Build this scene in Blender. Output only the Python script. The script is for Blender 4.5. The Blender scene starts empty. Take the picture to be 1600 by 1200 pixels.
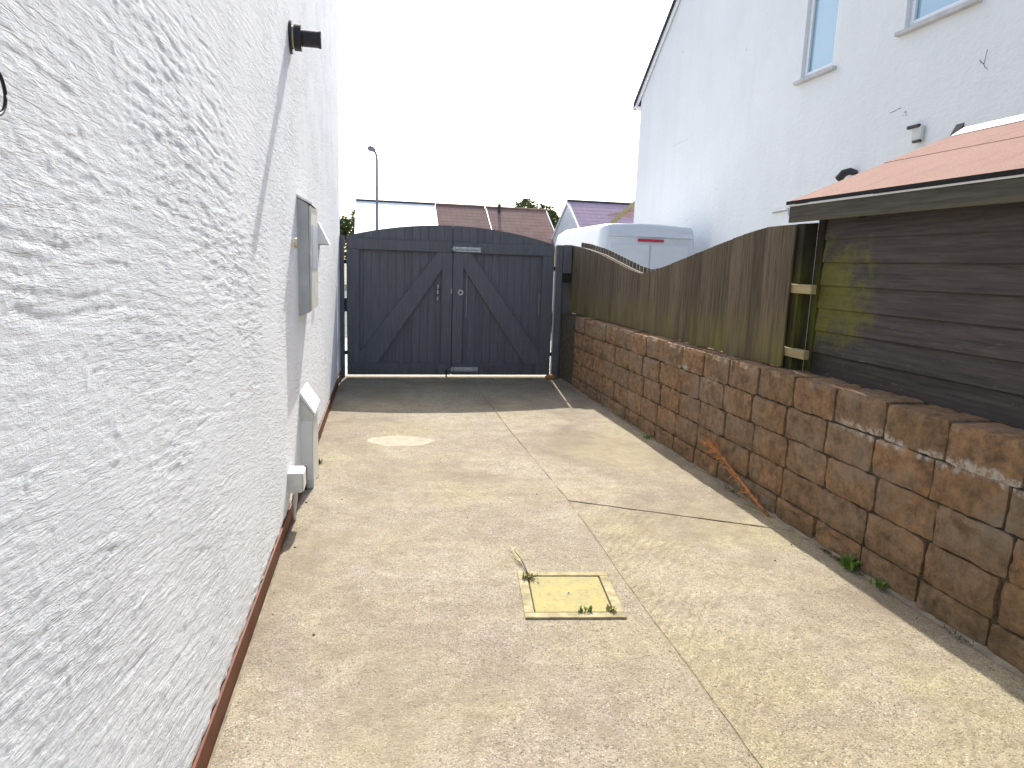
import bpy, bmesh, math, random
import numpy as np
from mathutils import Vector, Matrix
random.seed(7); rng = np.random.default_rng(11)
R = math.radians
scene = bpy.context.scene
C = scene.collection

# ------------------------------------------------------------------ camera
F = 1055.0
def cam_axes(vp=(584, 407), roll=2.0):
    r = R(roll)
    y = Vector(((vp[0]-800)/F, (vp[1]-600)/F, 1)).normalized()
    n = Vector((math.cos(r), math.sin(r), 0)).cross(y).normalized()
    if n.y > 0: n = -n
    return y.cross(n), y, n
ax, ay, an = cam_axes()
right = Vector((ax.x, ay.x, an.x)); down = Vector((ax.y, ay.y, an.y)); fwd = Vector((ax.z, ay.z, an.z))
cam = bpy.data.cameras.new('camera'); cam_o = bpy.data.objects.new('camera', cam); C.objects.link(cam_o)
cam.sensor_width = 36; cam.lens = F/1600*36; cam.clip_start = .05; cam.clip_end = 1500
M = Matrix((right, -down, -fwd)).transposed().to_4x4(); M.translation = (0, 0, 1.5)
cam_o.matrix_world = M
scene.camera = cam_o

# ------------------------------------------------------------------ light
SUN = Vector((.155, 1.12, 1)).normalized()           # towards the sun
w = bpy.data.worlds.new('World'); scene.world = w; w.use_nodes = True
wn = w.node_tree; bg = wn.nodes['Background']
sky = wn.nodes.new('ShaderNodeTexSky'); sky.sky_type = 'NISHITA'; sky.sun_disc = False
sky.sun_elevation = math.asin(SUN.z); sky.sun_rotation = math.atan2(SUN.x, SUN.y)
sky.altitude = 20; sky.air_density = 1.0; sky.dust_density = 3.0; sky.ozone_density = 1.0
wn.links.new(sky.outputs[0], bg.inputs[0]); bg.inputs[1].default_value = .15
sl = bpy.data.lights.new('sun', 'SUN'); sl.energy = 3.5; sl.angle = R(.5); sl.color = (1, .965, .90)
so = bpy.data.objects.new('sun', sl); C.objects.link(so)
so.rotation_euler = SUN.to_track_quat('Z', 'Y').to_euler(); so.location = (1, 12, 14)
vs = scene.view_settings
vs.view_transform = 'Standard'; vs.look = 'None'; vs.exposure = 1.08; vs.gamma = 1; vs.use_curve_mapping = False

# ------------------------------------------------------------------ node helper
class NT:
    def __init__(s, name, rough=.8, spec=.3):
        s.m = bpy.data.materials.new(name); s.m.use_nodes = True
        s.t = s.m.node_tree; s.b = s.t.nodes['Principled BSDF']
        s.b.inputs['Roughness'].default_value = rough
        s.b.inputs['Specular IOR Level'].default_value = spec
    def n(s, typ, out=0, **k):
        nd = s.t.nodes.new('ShaderNode'+typ)
        ins = k.pop('i', {})
        for a, v in k.items(): setattr(nd, a, v)
        for a, v in ins.items():
            sk = nd.inputs[a]
            if hasattr(v, 'is_linked'): s.t.links.new(v, sk)
            else: sk.default_value = v
        return nd.outputs[out]
    def pos(s): return s.n('NewGeometry')
    def obj(s): return s.n('TexCoord', 3)
    def rnd(s): return s.n('ObjectInfo', 'Random')
    def scale(s, v, sc, rot=(0, 0, 0)): return s.n('Mapping', i={'Vector': v, 'Scale': sc, 'Rotation': rot})
    def noise(s, v, sc, det=3, rough=.55, dist=0): return s.n('TexNoise', i={'Vector': v, 'Scale': sc, 'Detail': det, 'Roughness': rough, 'Distortion': dist})
    def ramp(s, f, *st):
        o = s.n('ValToRGB', i={'Fac': f}); e = o.node.color_ramp.elements
        while len(e) < len(st): e.new(.5)
        for x, (p, c) in zip(e, st):
            x.position = p; x.color = (c, c, c, 1) if not hasattr(c, '__len__') else (*c, 1)
        return o
    def mix(s, f, a, b, mode='MIX'):
        nd = s.t.nodes.new('ShaderNodeMix'); nd.data_type = 'RGBA'; nd.blend_type = mode
        for k, v in ((0, f), (6, a), (7, b)):
            if hasattr(v, 'is_linked'): s.t.links.new(v, nd.inputs[k])
            else: nd.inputs[k].default_value = v if not hasattr(v, '__len__') else (*v, 1)
        return nd.outputs[2]
    def math(s, op, a, b=0.0, c=0.0):
        nd = s.t.nodes.new('ShaderNodeMath'); nd.operation = op
        for k, v in ((0, a), (1, b), (2, c)):
            if hasattr(v, 'is_linked'): s.t.links.new(v, nd.inputs[k])
            else: nd.inputs[k].default_value = v
        return nd.outputs[0]
    def sep(s, v):
        o = s.n('SeparateXYZ', i={0: v}).node.outputs
        return o[0], o[1], o[2]
    def smooth(s, v, a, b): return s.n('MapRange', interpolation_type='SMOOTHSTEP', i={0: v, 1: a, 2: b})
    def bump(s, h, st=.5, d=.01, nrm=None):
        i = {'Height': h, 'Strength': st, 'Distance': d}
        if nrm is not None: i['Normal'] = nrm
        return s.n('Bump', i=i)
    def done(s, col=None, nrm=None, rough=None):
        for k, v in (('Base Color', col), ('Normal', nrm), ('Roughness', rough)):
            if v is None: continue
            if hasattr(v, 'is_linked'): s.t.links.new(v, s.b.inputs[k])
            else: s.b.inputs[k].default_value = (*v, 1) if hasattr(v, '__len__') else v
        return s.m

def plain(name, col, rough=.6, spec=.4, metal=0, var=.12, sc=8, bump=.1):
    t = NT(name, rough, spec); p = t.pos()
    n = t.noise(p, sc, 4)
    c = t.mix(t.ramp(n, (.3, 0), (.7, 1)), tuple(x*(1-var) for x in col), tuple(min(1, x*(1+var)) for x in col))
    t.b.inputs['Metallic'].default_value = metal
    return t.done(c, t.bump(t.noise(p, sc*12, 3), bump, .002))

MAT = {}
def mat_render(name, fine=1.0, marks=False):
    t = NT(name, .9, .15); p = t.pos()
    big = t.noise(p, 1.1, 5, .6)
    c = t.mix(t.ramp(big, (.35, 0), (.7, 1)), (.88, .87, .84), (.92, .91, .885)) if marks else t.mix(t.ramp(big, (.35, 0), (.7, 1)), (.84, .865, .88), (.90, .915, .925))
    q = t.scale(p, (1, 1, .25))
    dirt = t.ramp(t.noise(q, 5, 6, .7), (.56, 0), (.78, 1))
    c = t.mix(t.math('MULTIPLY', dirt, .12 if marks else .3), c, (.58, .59, .59))
    if marks:
        m = t.ramp(t.noise(t.scale(p, (1, 1.2, 2)), 2.6, 7, .72, .6), (.655, 0), (.70, 1))
        m2 = t.ramp(t.noise(p, .45, 2), (.42, 0), (.6, 1))
        c = t.mix(t.math('MULTIPLY', t.math('MULTIPLY', m, m2), .75), c, (.30, .29, .27))
        st = t.ramp(t.noise(t.scale(p, (1, 2.2, .12)), 1.6, 5, .6), (.5, 0), (.75, 1))
        c = t.mix(t.math('MULTIPLY', st, .14), c, (.66, .66, .64))
    if marks:
        h = t.math('ADD', t.noise(t.scale(p, (1, .7, 1.3)), 14, 6, .7), t.math('MULTIPLY', t.noise(p, 3, 3), .8))
        return t.done(c, t.bump(h, .8, .016))
    x, y, z = t.sep(p)
    spl = t.math('MULTIPLY', t.smooth(z, .55, .1), t.ramp(t.noise(p, 6, 6, .7), (.45, 0), (.7, 1)))
    c = t.mix(t.math('MULTIPLY', spl, .4), c, (.55, .51, .44))
    gr = t.ramp(t.noise(t.scale(p, (1, .5, .5)), 2.2, 6, .7, .5), (.55, 0), (.72, 1))
    c = t.mix(t.math('MULTIPLY', gr, .25), c, (.62, .65, .69))
    sl = t.math('MAXIMUM', t.math('MULTIPLY', t.math('SUBTRACT', 1.0, t.math('DIVIDE', z, 2.1)), .22), 0.0)
    v = t.math('ADD', z, t.math('MULTIPLY', sl, t.math('SUBTRACT', y, 1.5)))
    pv = t.n('CombineXYZ', i={0: x, 1: y, 2: v})
    e1 = t.ramp(t.noise(t.scale(pv, (1, .13, 1)), 62, 4, .6, .3), (.47, 0), (.55, 1))
    e2 = t.ramp(t.noise(t.scale(pv, (1, .22, 1)), 120, 4, .65, .3), (.48, 0), (.58, 1))
    zone = t.ramp(t.noise(t.scale(pv, (1, .7, 1.2)), 2.4, 3), (.38, .25), (.6, 1))
    h = t.math('MULTIPLY', t.math('ADD', e1, t.math('MULTIPLY', e2, .55)), zone)
    h = t.math('ADD', h, t.math('MULTIPLY', t.noise(t.scale(pv, (1, .75, 1)), 130, 5, .8), 1.7))
    return t.done(c, t.bump(h, .85, .0034))
MAT['render_near'] = mat_render('rough_white_render', .7)
MAT['render_far'] = mat_render('old_white_render', 1.3, True)

def mat_concrete(name, a, b, cc, yellow, ridges):
    t = NT(name, .92, .12); p = t.pos(); x, y, z = t.sep(p)
    n1 = t.noise(p, .9, 5, .6, .3); n2 = t.noise(p, 2.3, 4, .6, .2)
    c = t.mix(t.ramp(n1, (.38, 0), (.58, 1)), a, tuple(v*1.1 for v in b))
    c = t.mix(t.math('MULTIPLY', t.ramp(n2, (.48, 0), (.70, 1)), .7), c, cc)
    yl = t.ramp(t.noise(p, 1.35, 4, .55, .5), (.46, 0), (.66, 1))
    c = t.mix(t.math('MULTIPLY', yl, .75), c, yellow)
    # sideways trowel bands
    bands = t.ramp(t.noise(t.scale(p, (.35, 4.5, 1)), 1.4, 4, .6), (.4, 0), (.65, 1))
    c = t.mix(t.math('MULTIPLY', bands, .4), c, (.34, .28, .22))
    # damp mossy film close to the gate
    moss = t.math('MULTIPLY', t.smooth(y, 6.2, 8.6), t.ramp(n2, (.3, .35), (.65, 1)))
    c = t.mix(t.math('MULTIPLY', moss, .6), c, (.20, .18, .115))
    # exposed aggregate
    v = t.n('TexVoronoi', 'Color', i={'Vector': p, 'Scale': 215})
    vx = t.n('SeparateColor', i={0: v})
    c = t.mix(1.0, c, t.ramp(vx, (0, .36), (.14, .68), (.5, .90), (.84, .97), (.97, 1)), 'MULTIPLY')
    vb = t.n('SeparateColor', i={0: t.n('TexVoronoi', 'Color', i={'Vector': t.scale(p, (1, .7, 1)), 'Scale': 95})})
    c = t.mix(.65, c, t.ramp(vb, (0, .62), (.2, .88), (.6, .97), (1, 1)), 'MULTIPLY')
    c = t.mix(1.0, c, (.985, 1.0, .985), 'MULTIPLY')
    wv = t.ramp(t.n('SeparateColor', i={0: t.n('TexVoronoi', 'Color', i={'Vector': p, 'Scale': 210})}), (.93, 0), (.95, 1))
    c = t.mix(t.math('MULTIPLY', wv, .4), c, (.68, .66, .60))
    st = t.ramp(t.noise(t.scale(p, (1, .8, 1)), .75, 6, .62, .6), (.50, 0), (.64, 1))
    c = t.mix(t.math('MULTIPLY', st, .85), c, (.205, .165, .128))
    yb = t.ramp(t.noise(t.scale(p, (1, 1, 1)), .62, 5, .6, .8), (.50, 0), (.66, 1))
    c = t.mix(t.math('MULTIPLY', yb, .35), c, (.46, .40, .24))
    mt = t.ramp(t.noise(p, 7.5, 6, .7, .3), (.46, 0), (.66, 1))
    c = t.mix(t.math('MULTIPLY', mt, .5), c, (.22, .18, .12))
    dk = t.ramp(t.noise(p, 38, 3, .6), (.66, 0), (.74, 1))
    c = t.mix(t.math('MULTIPLY', dk, .45), c, (.13, .11, .09))
    h = t.math('ADD', t.noise(p, 160, 3, .7), t.math('MULTIPLY', t.noise(p, 9, 4), 2.2))
    if ridges:
        wv2 = t.n('TexWave', 'Fac', i={'Vector': t.scale(p, (1, 1, 1), (0, 0, R(38))), 'Scale': 6.5, 'Distortion': 6, 'Detail': 5, 'Detail Scale': 2.5})
        wm = t.math('MULTIPLY', wv2, t.ramp(t.noise(p, 1.2, 2), (.42, 0), (.62, 1)))
        h = t.math('ADD', h, t.math('MULTIPLY', wm, .55))
        c = t.mix(t.math('MULTIPLY', t.ramp(wm, (.35, 0), (.8, 1)), .22), c, (.27, .21, .13))
    return t.done(c, t.bump(h, .8, .007))
MAT['slab_a'] = mat_concrete('sandy_concrete', (.375, .31, .235), (.42, .365, .285), (.35, .285, .23), (.44, .38, .235), False)
MAT['slab_b'] = mat_concrete('yellowed_concrete', (.40, .335, .225), (.43, .37, .265), (.37, .30, .21), (.46, .395, .22), True)
MAT['slab_c'] = mat_concrete('pale_concrete', (.41, .34, .25), (.44, .375, .28), (.37, .30, .235), (.45, .38, .25), False)

def mat_block():
    t = NT('split_faced_block', .93, .12); p = t.pos(); x, y, z = t.sep(p); r = t.rnd()
    c = t.ramp(r, (0, (.33, .215, .125)), (.35, (.42, .25, .135)), (.6, (.31, .225, .15)), (.8, (.44, .255, .135)), (1, (.35, .25, .16)))
    n = t.noise(p, 14, 6, .7)
    c = t.mix(t.ramp(n, (.38, 0), (.68, 1)), c, (.15, .105, .068))
    c = t.mix(t.math('MULTIPLY', t.ramp(t.noise(p, 34, 5, .7), (.55, 0), (.72, 1)), .55), c, (.46, .27, .155))
    grey = t.ramp(t.noise(p, 3.2, 5, .65, .4), (.52, 0), (.70, 1))
    c = t.mix(t.math('MULTIPLY', grey, .7), c, (.30, .255, .20))
    green = t.math('MULTIPLY', t.smooth(z, .30, .0), t.ramp(t.noise(p, 5, 4), (.35, 0), (.65, 1)))
    c = t.mix(t.math('MULTIPLY', green, .55), c, (.105, .088, .048))
    # lime run out of the bed joint below the top course
    jz = t.math('ADD', z, t.math('MULTIPLY', t.noise(t.scale(p, (1, 1, .3)), 3.1, 6, .75), -.20))
    band = t.math('MULTIPLY', t.smooth(jz, .585, .615), t.smooth(jz, .665, .635))
    along = t.math('MAXIMUM', t.math('MULTIPLY', t.smooth(y, 5.7, 5.2), t.smooth(y, 4.3, 4.8)), t.math('MULTIPLY', t.smooth(y, 3.3, 3.0), t.smooth(y, 1.2, 1.6)))
    along = t.math('MULTIPLY', along, t.ramp(t.noise(t.scale(p, (1, 1, .6)), 3.4, 3, .6), (.47, 0), (.56, 1)))
    lime = t.math('MULTIPLY', t.math('MULTIPLY', band, along), t.ramp(t.noise(p, 26, 4, .7), (.40, 0), (.56, 1)))
    c = t.mix(t.math('MULTIPLY', lime, .9), c, (.62, .58, .52))
    lich = t.ramp(t.noise(p, 21, 5, .6), (.70, 0), (.76, 1))
    c = t.mix(t.math('MULTIPLY', lich, .5), c, (.40, .36, .30))
    h = t.math('ADD', t.noise(p, 60, 6, .75), t.math('MULTIPLY', t.noise(p, 18, 4, .6), 1.6))
    return t.done(c, t.bump(h, 1.0, .018))
MAT['block'] = mat_block()
MAT['mortar'] = plain('weathered_mortar', (.10, .085, .065), .95, .1, var=.35, sc=20, bump=.6)

def mat_wood(name, base, grain, algae=0.0, axis='z', algae_col=(.16, .16, .035), zr=(1.35, .9), rough=.85, knots=False, blob=None):
    t = NT(name, rough, .25); p = t.pos(); x, y, z = t.sep(p); r = t.rnd()
    s = {'z': (14, 14, .7), 'y': (14, .7, 14), 'x': (.7, 14, 14)}[axis]
    off = t.n('CombineXYZ', i={0: t.math('MULTIPLY', r, 9.0), 1: t.math('MULTIPLY', r, 5.0), 2: t.math('MULTIPLY', r, 7.0)})
    pp = t.n('VectorMath', operation='ADD', i={0: p, 1: off})
    g = t.noise(t.scale(pp, s), 4, 6, .65, .4)
    c = t.mix(t.ramp(g, (.32, 0), (.70, 1)), base, grain)
    hv = t.ramp(r, (0, .58), (.25, .85), (.5, .72), (.75, 1.0), (1, .8)) if zr[0] == 1.36 else t.ramp(r, (0, .86), (.5, 1.0), (1, .95))
    c = t.mix(1.0, c, hv, 'MULTIPLY')
    if algae:
        m = t.math('MULTIPLY', t.smooth(z, zr[0], zr[1]), t.ramp(t.noise(t.scale(pp, (s[0]*.4, s[1]*.4, s[2])), 2.2, 5, .6), (.36, 0), (.66, 1)))
        c = t.mix(t.math('MULTIPLY', m, algae), c, algae_col)
        m3 = t.math('MULTIPLY', t.ramp(t.noise(t.scale(pp, (9, 9, .5)), 3, 3), (.64, 0), (.70, 1)), t.ramp(r, (.4, 0), (.7, .6)))
        if axis == 'z' and zr[0] > 1: c = t.mix(m3, c, (.22, .195, .10))
    if blob:
        d = t.n('VectorMath', 'Value', operation='DISTANCE', i={0: t.scale(p, blob[1]), 1: blob[0]})
        d = t.math('ADD', d, t.math('MULTIPLY', t.math('SUBTRACT', t.noise(p, 7, 5, .7), .5), 1.1))
        m = t.math('MULTIPLY', t.smooth(d, blob[2], blob[2]*.25), t.ramp(t.noise(p, 30, 4, .7), (.25, .4), (.6, 1)))
        c = t.mix(t.math('MULTIPLY', m, .72), c, (.18, .18, .02))
    if knots:
        k = t.n('TexVoronoi', 'Distance', i={'Vector': t.scale(pp, (1, 2.2, 5)), 'Scale': 1.0})
        c = t.mix(t.math('MULTIPLY', t.smooth(k, .11, .06), .75), c, tuple(v*.3 for v in base))
        sc = t.ramp(t.noise(t.scale(pp, (8, 2, 14)), 5, 5, .7), (.61, 0), (.68, 1))
        c = t.mix(t.math('MULTIPLY', t.math('MULTIPLY', sc, t.smooth(z, 1.5, .95)), .5), c, (.22, .20, .17))
    return t.done(c, t.bump(g, .5, .004))
MAT['gate'] = mat_wood('slate_grey_painted_timber', (.115, .116, .128), (.165, .166, .178), algae=.5, algae_col=(.05, .05, .035), zr=(.3, .02), rough=.6)
MAT['fence'] = mat_wood('weathered_fence_timber', (.085, .064, .042), (.22, .172, .115), algae=.9, algae_col=(.185, .16, .045), zr=(1.36, .9))
MAT['fence_dark'] = mat_wood('dark_stained_timber', (.022, .019, .016), (.04, .034, .028))
MAT['post_green'] = mat_wood('mossy_dark_timber', (.025, .021, .016), (.045, .038, .026), algae=.9, algae_col=(.12, .125, .012), zr=(1.75, 1.2))
MAT['rail_end'] = mat_wood('pale_cut_timber', (.34, .27, .13), (.45, .37, .21), axis='y')
MAT['shed'] = mat_wood('dark_brown_shed_boards', (.052, .044, .041), (.108, .092, .085), algae=.35, axis='y', algae_col=(.028, .028, .018), zr=(1.3, .9), knots=True, blob=((0, 3.68*1.1, 1.38*1.25), (0, 1.1, 1.25), .50))
MAT['fascia'] = mat_wood('weathered_grey_fascia', (.055, .051, .045), (.11, .10, .082), algae=.45, axis='y', zr=(1.87, 1.82), algae_col=(.2, .17, .06))

def mat_felt():
    t = NT('red_mineral_felt', .95, .1); p = t.pos()
    c = t.mix(t.noise(p, 3, 4), (.19, .112, .088), (.25, .148, .118))
    c = t.mix(t.ramp(t.noise(p, 220, 2), (.4, 0), (.6, 1)), c, (.34, .22, .18))
    c = t.mix(t.math('MULTIPLY', t.ramp(t.noise(t.scale(p, (.6, 2, 1)), 4, 5, .65), (.5, 0), (.7, 1)), .45), c, (.19, .12, .095))
    return t.done(c, t.bump(t.noise(p, 250, 2), .6, .003))
MAT['felt'] = mat_felt()
def mat_tiles(name, a, b):
    t = NT(name, .85, .2); p = t.pos(); x, y, z = t.sep(p)
    n = t.noise(t.scale(p, (1, 1, 1)), 1.2, 5)
    c = t.mix(t.ramp(n, (.35, 0), (.65, 1)), a, b)
    wv = t.n('TexWave', 'Fac', wave_profile='SAW', bands_direction='Z', i={'Vector': p, 'Scale': 1.55})
    bx = t.n('TexWave', 'Fac', bands_direction='X', i={'Vector': p, 'Scale': 1.0})
    c = t.mix(t.math('MULTIPLY', t.ramp(wv, (.0, 1), (.3, 0)), .55), c, tuple(v*.35 for v in a))
    h = t.math('ADD', wv, t.math('MULTIPLY', bx, .15))
    return t.done(c, t.bump(h, .8, .05))
MAT['tiles_brown'] = mat_tiles('brown_roof_tiles', (.25, .145, .11), (.31, .19, .15))
MAT['tiles_pink'] = mat_tiles('faded_red_roof_tiles', (.50, .34, .39), (.56, .40, .45))
MAT['tiles_glare'] = plain('glare_white_roofing', (.80, .79, .77), .45, .5, var=.04, sc=2)  # near-white base colour stands in for sun glare on this roof
MAT['tiles_slate'] = mat_tiles('dark_roof_tiles', (.06, .055, .07), (.09, .08, .10))
MAT['plinth'] = plain('oxide_red_plinth', (.125, .033, .011), .6, .3, var=.3, sc=9, bump=.3)
MAT['white_plastic'] = plain('white_plastic', (.78, .78, .75), .45, .4, var=.04)
MAT['aged_plastic'] = plain('aged_white_plastic', (.66, .65, .58), .55, .35, var=.12, sc=12)
MAT['grey_plastic'] = plain('grey_meter_plastic', (.50, .50, .48), .6, .3, var=.08)
MAT['lilac_pane'] = plain('faded_label_plastic', (.52, .58, .66), .4, .4, var=.05)
MAT['black_plastic'] = plain('black_plastic', (.016, .014, .02), .45, .4, var=.2)
MAT['dark_pipe'] = plain('sooty_pipe', (.05, .045, .045), .6, .4, var=.3)
MAT['steel'] = plain('galvanised_steel', (.50, .50, .50), .42, .5, .75, var=.2, sc=30)
MAT['brass'] = plain('worn_brass', (.55, .47, .30), .4, .5, .7, var=.2, sc=30)
MAT['lamp_steel'] = plain('grey_lamp_steel', (.30, .29, .33), .5, .4, .3)
MAT['upvc'] = plain('white_window_frame', (.82, .82, .82), .35, .5, var=.03)
MAT['sill'] = plain('grey_stone_sill', (.58, .56, .53), .85, .2, var=.15)
MAT['van_paint'] = plain('white_van_paint', (.60, .63, .66), .25, .5, var=.02, bump=0)
MAT['rubber'] = plain('black_rubber', (.015, .015, .016), .8, .2)
MAT['red_lens'] = plain('red_brake_lens', (.45, .02, .06), .25, .5, var=.05, bump=0)
MAT['dark_glass'] = plain('dark_glass', (.02, .025, .03), .08, .6, var=.05, bump=0)
MAT['asphalt'] = plain('worn_asphalt', (.16, .155, .15), .95, .1, var=.25, sc=3, bump=.5)
MAT['earth'] = plain('dry_ground', (.24, .22, .17), .95, .1, var=.3, sc=.6, bump=.4)
MAT['verge_concrete'] = plain('pale_path_concrete', (.50, .48, .43), .95, .1, var=.15, sc=2, bump=.4)
MAT['cream'] = plain('cream_wall', (.66, .64, .58), .9, .15, var=.06)
MAT['bark'] = plain('bark', (.09, .07, .05), .95, .1, var=.3, sc=12, bump=.8)
MAT['dead'] = plain('dead_russet_stem', (.46, .20, .08), .9, .1, var=.35, sc=25)
MAT['straw'] = plain('straw_stem', (.42, .36, .12), .9, .1, var=.3, sc=25)
MAT['stone'] = plain('orange_stone', (.36, .19, .075), .9, .1, var=.35, sc=22, bump=.6)
MAT['litter'] = plain('dark_litter', (.05, .035, .03), .9, .1, var=.4, sc=40)
def mat_leaf(name, a, b):
    t = NT(name, .6, .3); r = t.noise(t.pos(), 3.5, 3)
    c = t.mix(t.ramp(r, (.35, 0), (.65, 1)), a, b)
    return t.done(c)
MAT['leaf'] = mat_leaf('tree_leaves', (.045, .075, .022), (.10, .14, .045))
MAT['weed'] = mat_leaf('weed_leaves', (.08, .16, .02), (.15, .25, .04))
MAT['dry_weed'] = mat_leaf('yellowing_weed', (.26, .26, .06), (.36, .33, .12))
def mat_lid():
    t = NT('algae_yellow_lid', .9, .15); p = t.pos()
    c = t.mix(t.ramp(t.noise(p, 9, 5, .6), (.35, 0), (.65, 1)), (.40, .345, .145), (.34, .30, .155))
    c = t.mix(t.ramp(t.noise(p, 60, 5, .75), (.5, 0), (.7, 1)), c, (.25, .22, .11))
    return t.done(c, t.bump(t.noise(p, 120, 3), .5, .003))
MAT['lid'] = mat_lid()
MAT['lid_frame'] = plain('mossy_cement_frame', (.35, .30, .18), .95, .1, var=.35, sc=18, bump=.6)
def mat_glass_win():
    t = NT('obscured_glass_sky_tint', .12, .9)
    t.b.inputs['IOR'].default_value = 1.7
    return t.done((.34, .52, .60), t.bump(t.noise(t.pos(), 3, 2), .05, .01))  # pale blue base paints in the sky reflected by the panes
MAT['win_glass'] = mat_glass_win()

# ------------------------------------------------------------------ mesh helpers
def obj(name, data, m=None, parent=None, smooth=False):
    if isinstance(data, bmesh.types.BMesh):
        me = bpy.data.meshes.new(name); data.normal_update(); data.to_mesh(me); data.free()
    else: me = data
    if m is not None and not me.materials: me.materials.append(MAT[m])
    if smooth: me.polygons.foreach_set('use_smooth', [True]*len(me.polygons))
    o = bpy.data.objects.new(name, me); C.objects.link(o)
    if parent is not None: o.parent = parent
    return o
def empty(name, loc=(0, 0, 0), rz=0):
    o = bpy.data.objects.new(name, None); C.objects.link(o)
    o.location = loc; o.rotation_euler = (0, 0, rz); o.empty_display_size = .1
    return o
def tag(o, label, cat, group=None):
    o['label'] = label; o['category'] = cat
    if group: o['group'] = group
    return o
def bx(bm, x0, x1, y0, y1, z0, z1, bev=0, seg=1):
    r = bmesh.ops.create_cube(bm, size=1, matrix=Matrix.Translation(((x0+x1)/2, (y0+y1)/2, (z0+z1)/2)) @ Matrix.Diagonal((x1-x0, y1-y0, z1-z0, 1)))
    vs_ = r['verts']
    if bev:
        es = list({e for v in vs_ for e in v.link_edges})
        bmesh.ops.bevel(bm, geom=es, offset=bev, segments=seg, affect='EDGES', profile=.5)
    return vs_
def box(name, x0, x1, y0, y1, z0, z1, m, parent=None, bev=0, seg=1):
    bm = bmesh.new(); bx(bm, x0, x1, y0, y1, z0, z1, bev, seg)
    return obj(name, bm, m, parent)
def prism(bm, pts, d):                                   # pts: closed loop of 3D points, extruded by vector d
    a = [bm.verts.new(p) for p in pts]; b = [bm.verts.new(Vector(p)+Vector(d)) for p in pts]
    n = len(pts)
    bm.faces.new(a); bm.faces.new(b[::-1])
    for i in range(n): bm.faces.new((a[i], b[i], b[(i+1) % n], a[(i+1) % n]))
    bmesh.ops.recalc_face_normals(bm, faces=bm.faces)
def tube(bm, pts, rads, seg=8):
    rings = []; pts = [Vector(p) for p in pts]
    for i, p in enumerate(pts):
        d = (pts[min(i+1, len(pts)-1)]-pts[max(i-1, 0)]).normalized()
        q = d.to_track_quat('Z', 'Y'); r = rads[i] if hasattr(rads, '__len__') else rads
        rings.append([bm.verts.new(p+q @ Vector((r*math.cos(2*math.pi*k/seg), r*math.sin(2*math.pi*k/seg), 0))) for k in range(seg)])
    for a, b in zip(rings, rings[1:]):
        for k in range(seg): bm.faces.new((a[k], a[(k+1) % seg], b[(k+1) % seg], b[k]))
    bm.faces.new(rings[0][::-1]); bm.faces.new(rings[-1])
def tubeo(name, pts, rads, m, parent=None, seg=10, smooth=True):
    bm = bmesh.new(); tube(bm, pts, rads, seg); return obj(name, bm, m, parent, smooth)
# value noise
TAB = rng.random((256, 256))
def vn(u, v, s=0):
    u = u+s*17.3; v = v+s*9.7
    iu = np.floor(u).astype(int); iv = np.floor(v).astype(int); fu = u-iu; fv = v-iv
    fu = fu*fu*(3-2*fu); fv = fv*fv*(3-2*fv)
    a = TAB[iu & 255, iv & 255]; b = TAB[(iu+1) & 255, iv & 255]; c = TAB[iu & 255, (iv+1) & 255]; d = TAB[(iu+1) & 255, (iv+1) & 255]
    return (a*(1-fu)+b*fu)*(1-fv)+(c*(1-fu)+d*fu)*fv
def struct(o): o['kind'] = 'structure'; return o

# ================================================================== SETTING
struct(box('ground', -400, 400, -200, 900, -1.2, -.06, 'earth'))
struct(box('road', -60, 60, 13.5, 34, -.5, -.03, 'asphalt'))
struct(box('forecourt', -6, 6.55, 9.02, 13.5, -.5, -.006, 'verge_concrete'))

MAT['joint_fill'] = plain('sandy_joint_filling', (.25, .215, .16), .95, .1, var=.35, sc=12, bump=.5)
# driveway: a bedding sheet and three cast slabs with open joints between them
drive = struct(box('driveway', -.6, 2.6, -3.0, 9.0, -.5, -.004, 'joint_fill'))
def slab(pts, z, m, jag):
    bm = bmesh.new(); out = []
    for i, p in enumerate(pts):
        q = pts[(i+1) % len(pts)]; L = math.dist(p, q); n = max(1, int(L/.09)) if (i in jag) else 1
        for k in range(n):
            f = k/n; j = random.uniform(-.0045, .0045) if (i in jag and k) else 0
            nx, ny = -(q[1]-p[1])/L, (q[0]-p[0])/L
            out.append((p[0]+(q[0]-p[0])*f+nx*j, p[1]+(q[1]-p[1])*f+ny*j, z-.12))
    vs_ = [bm.verts.new(p) for p in out]; f = bm.faces.new(vs_)
    if f.normal.z < 0 or True: bmesh.ops.recalc_face_normals(bm, faces=[f])
    bm.normal_update()
    r = bmesh.ops.extrude_face_region(bm, geom=[f]); top = [v for v in r['geom'] if isinstance(v, bmesh.types.BMVert)]
    for v in top: v.co.z = z
    bmesh.ops.recalc_face_normals(bm, faces=bm.faces)
    tf = [x for x in bm.faces if abs(x.normal.z) > .9 and x.calc_center_median().z > z-.01]
    es = [e for x in tf for e in x.edges]
    bmesh.ops.bevel(bm, geom=es, offset=.003, segments=2, affect='EDGES')
    return obj('slab', bm, m, drive)
g = .0022
JL = [(1.17, -3), (1.17, 1.65), (1.19, 2.58), (1.212, 3.18), (1.245, 4.1), (1.225, 5.76), (1.25, 9.0)]
slab([(-.528, -3)]+[(x-g*1.2, y) for x, y in JL]+[(-.404, 9.0)], .004, 'slab_a', (1, 2, 3, 4, 5, 6))
slab([(x+g, y) for x, y in JL[:4]]+[(1.24+g, 4.04-.003)]+[(2.50, 3.36-.003), (2.50, -3)], 0.0, 'slab_b', (0, 1, 2, 3, 4))
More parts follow.
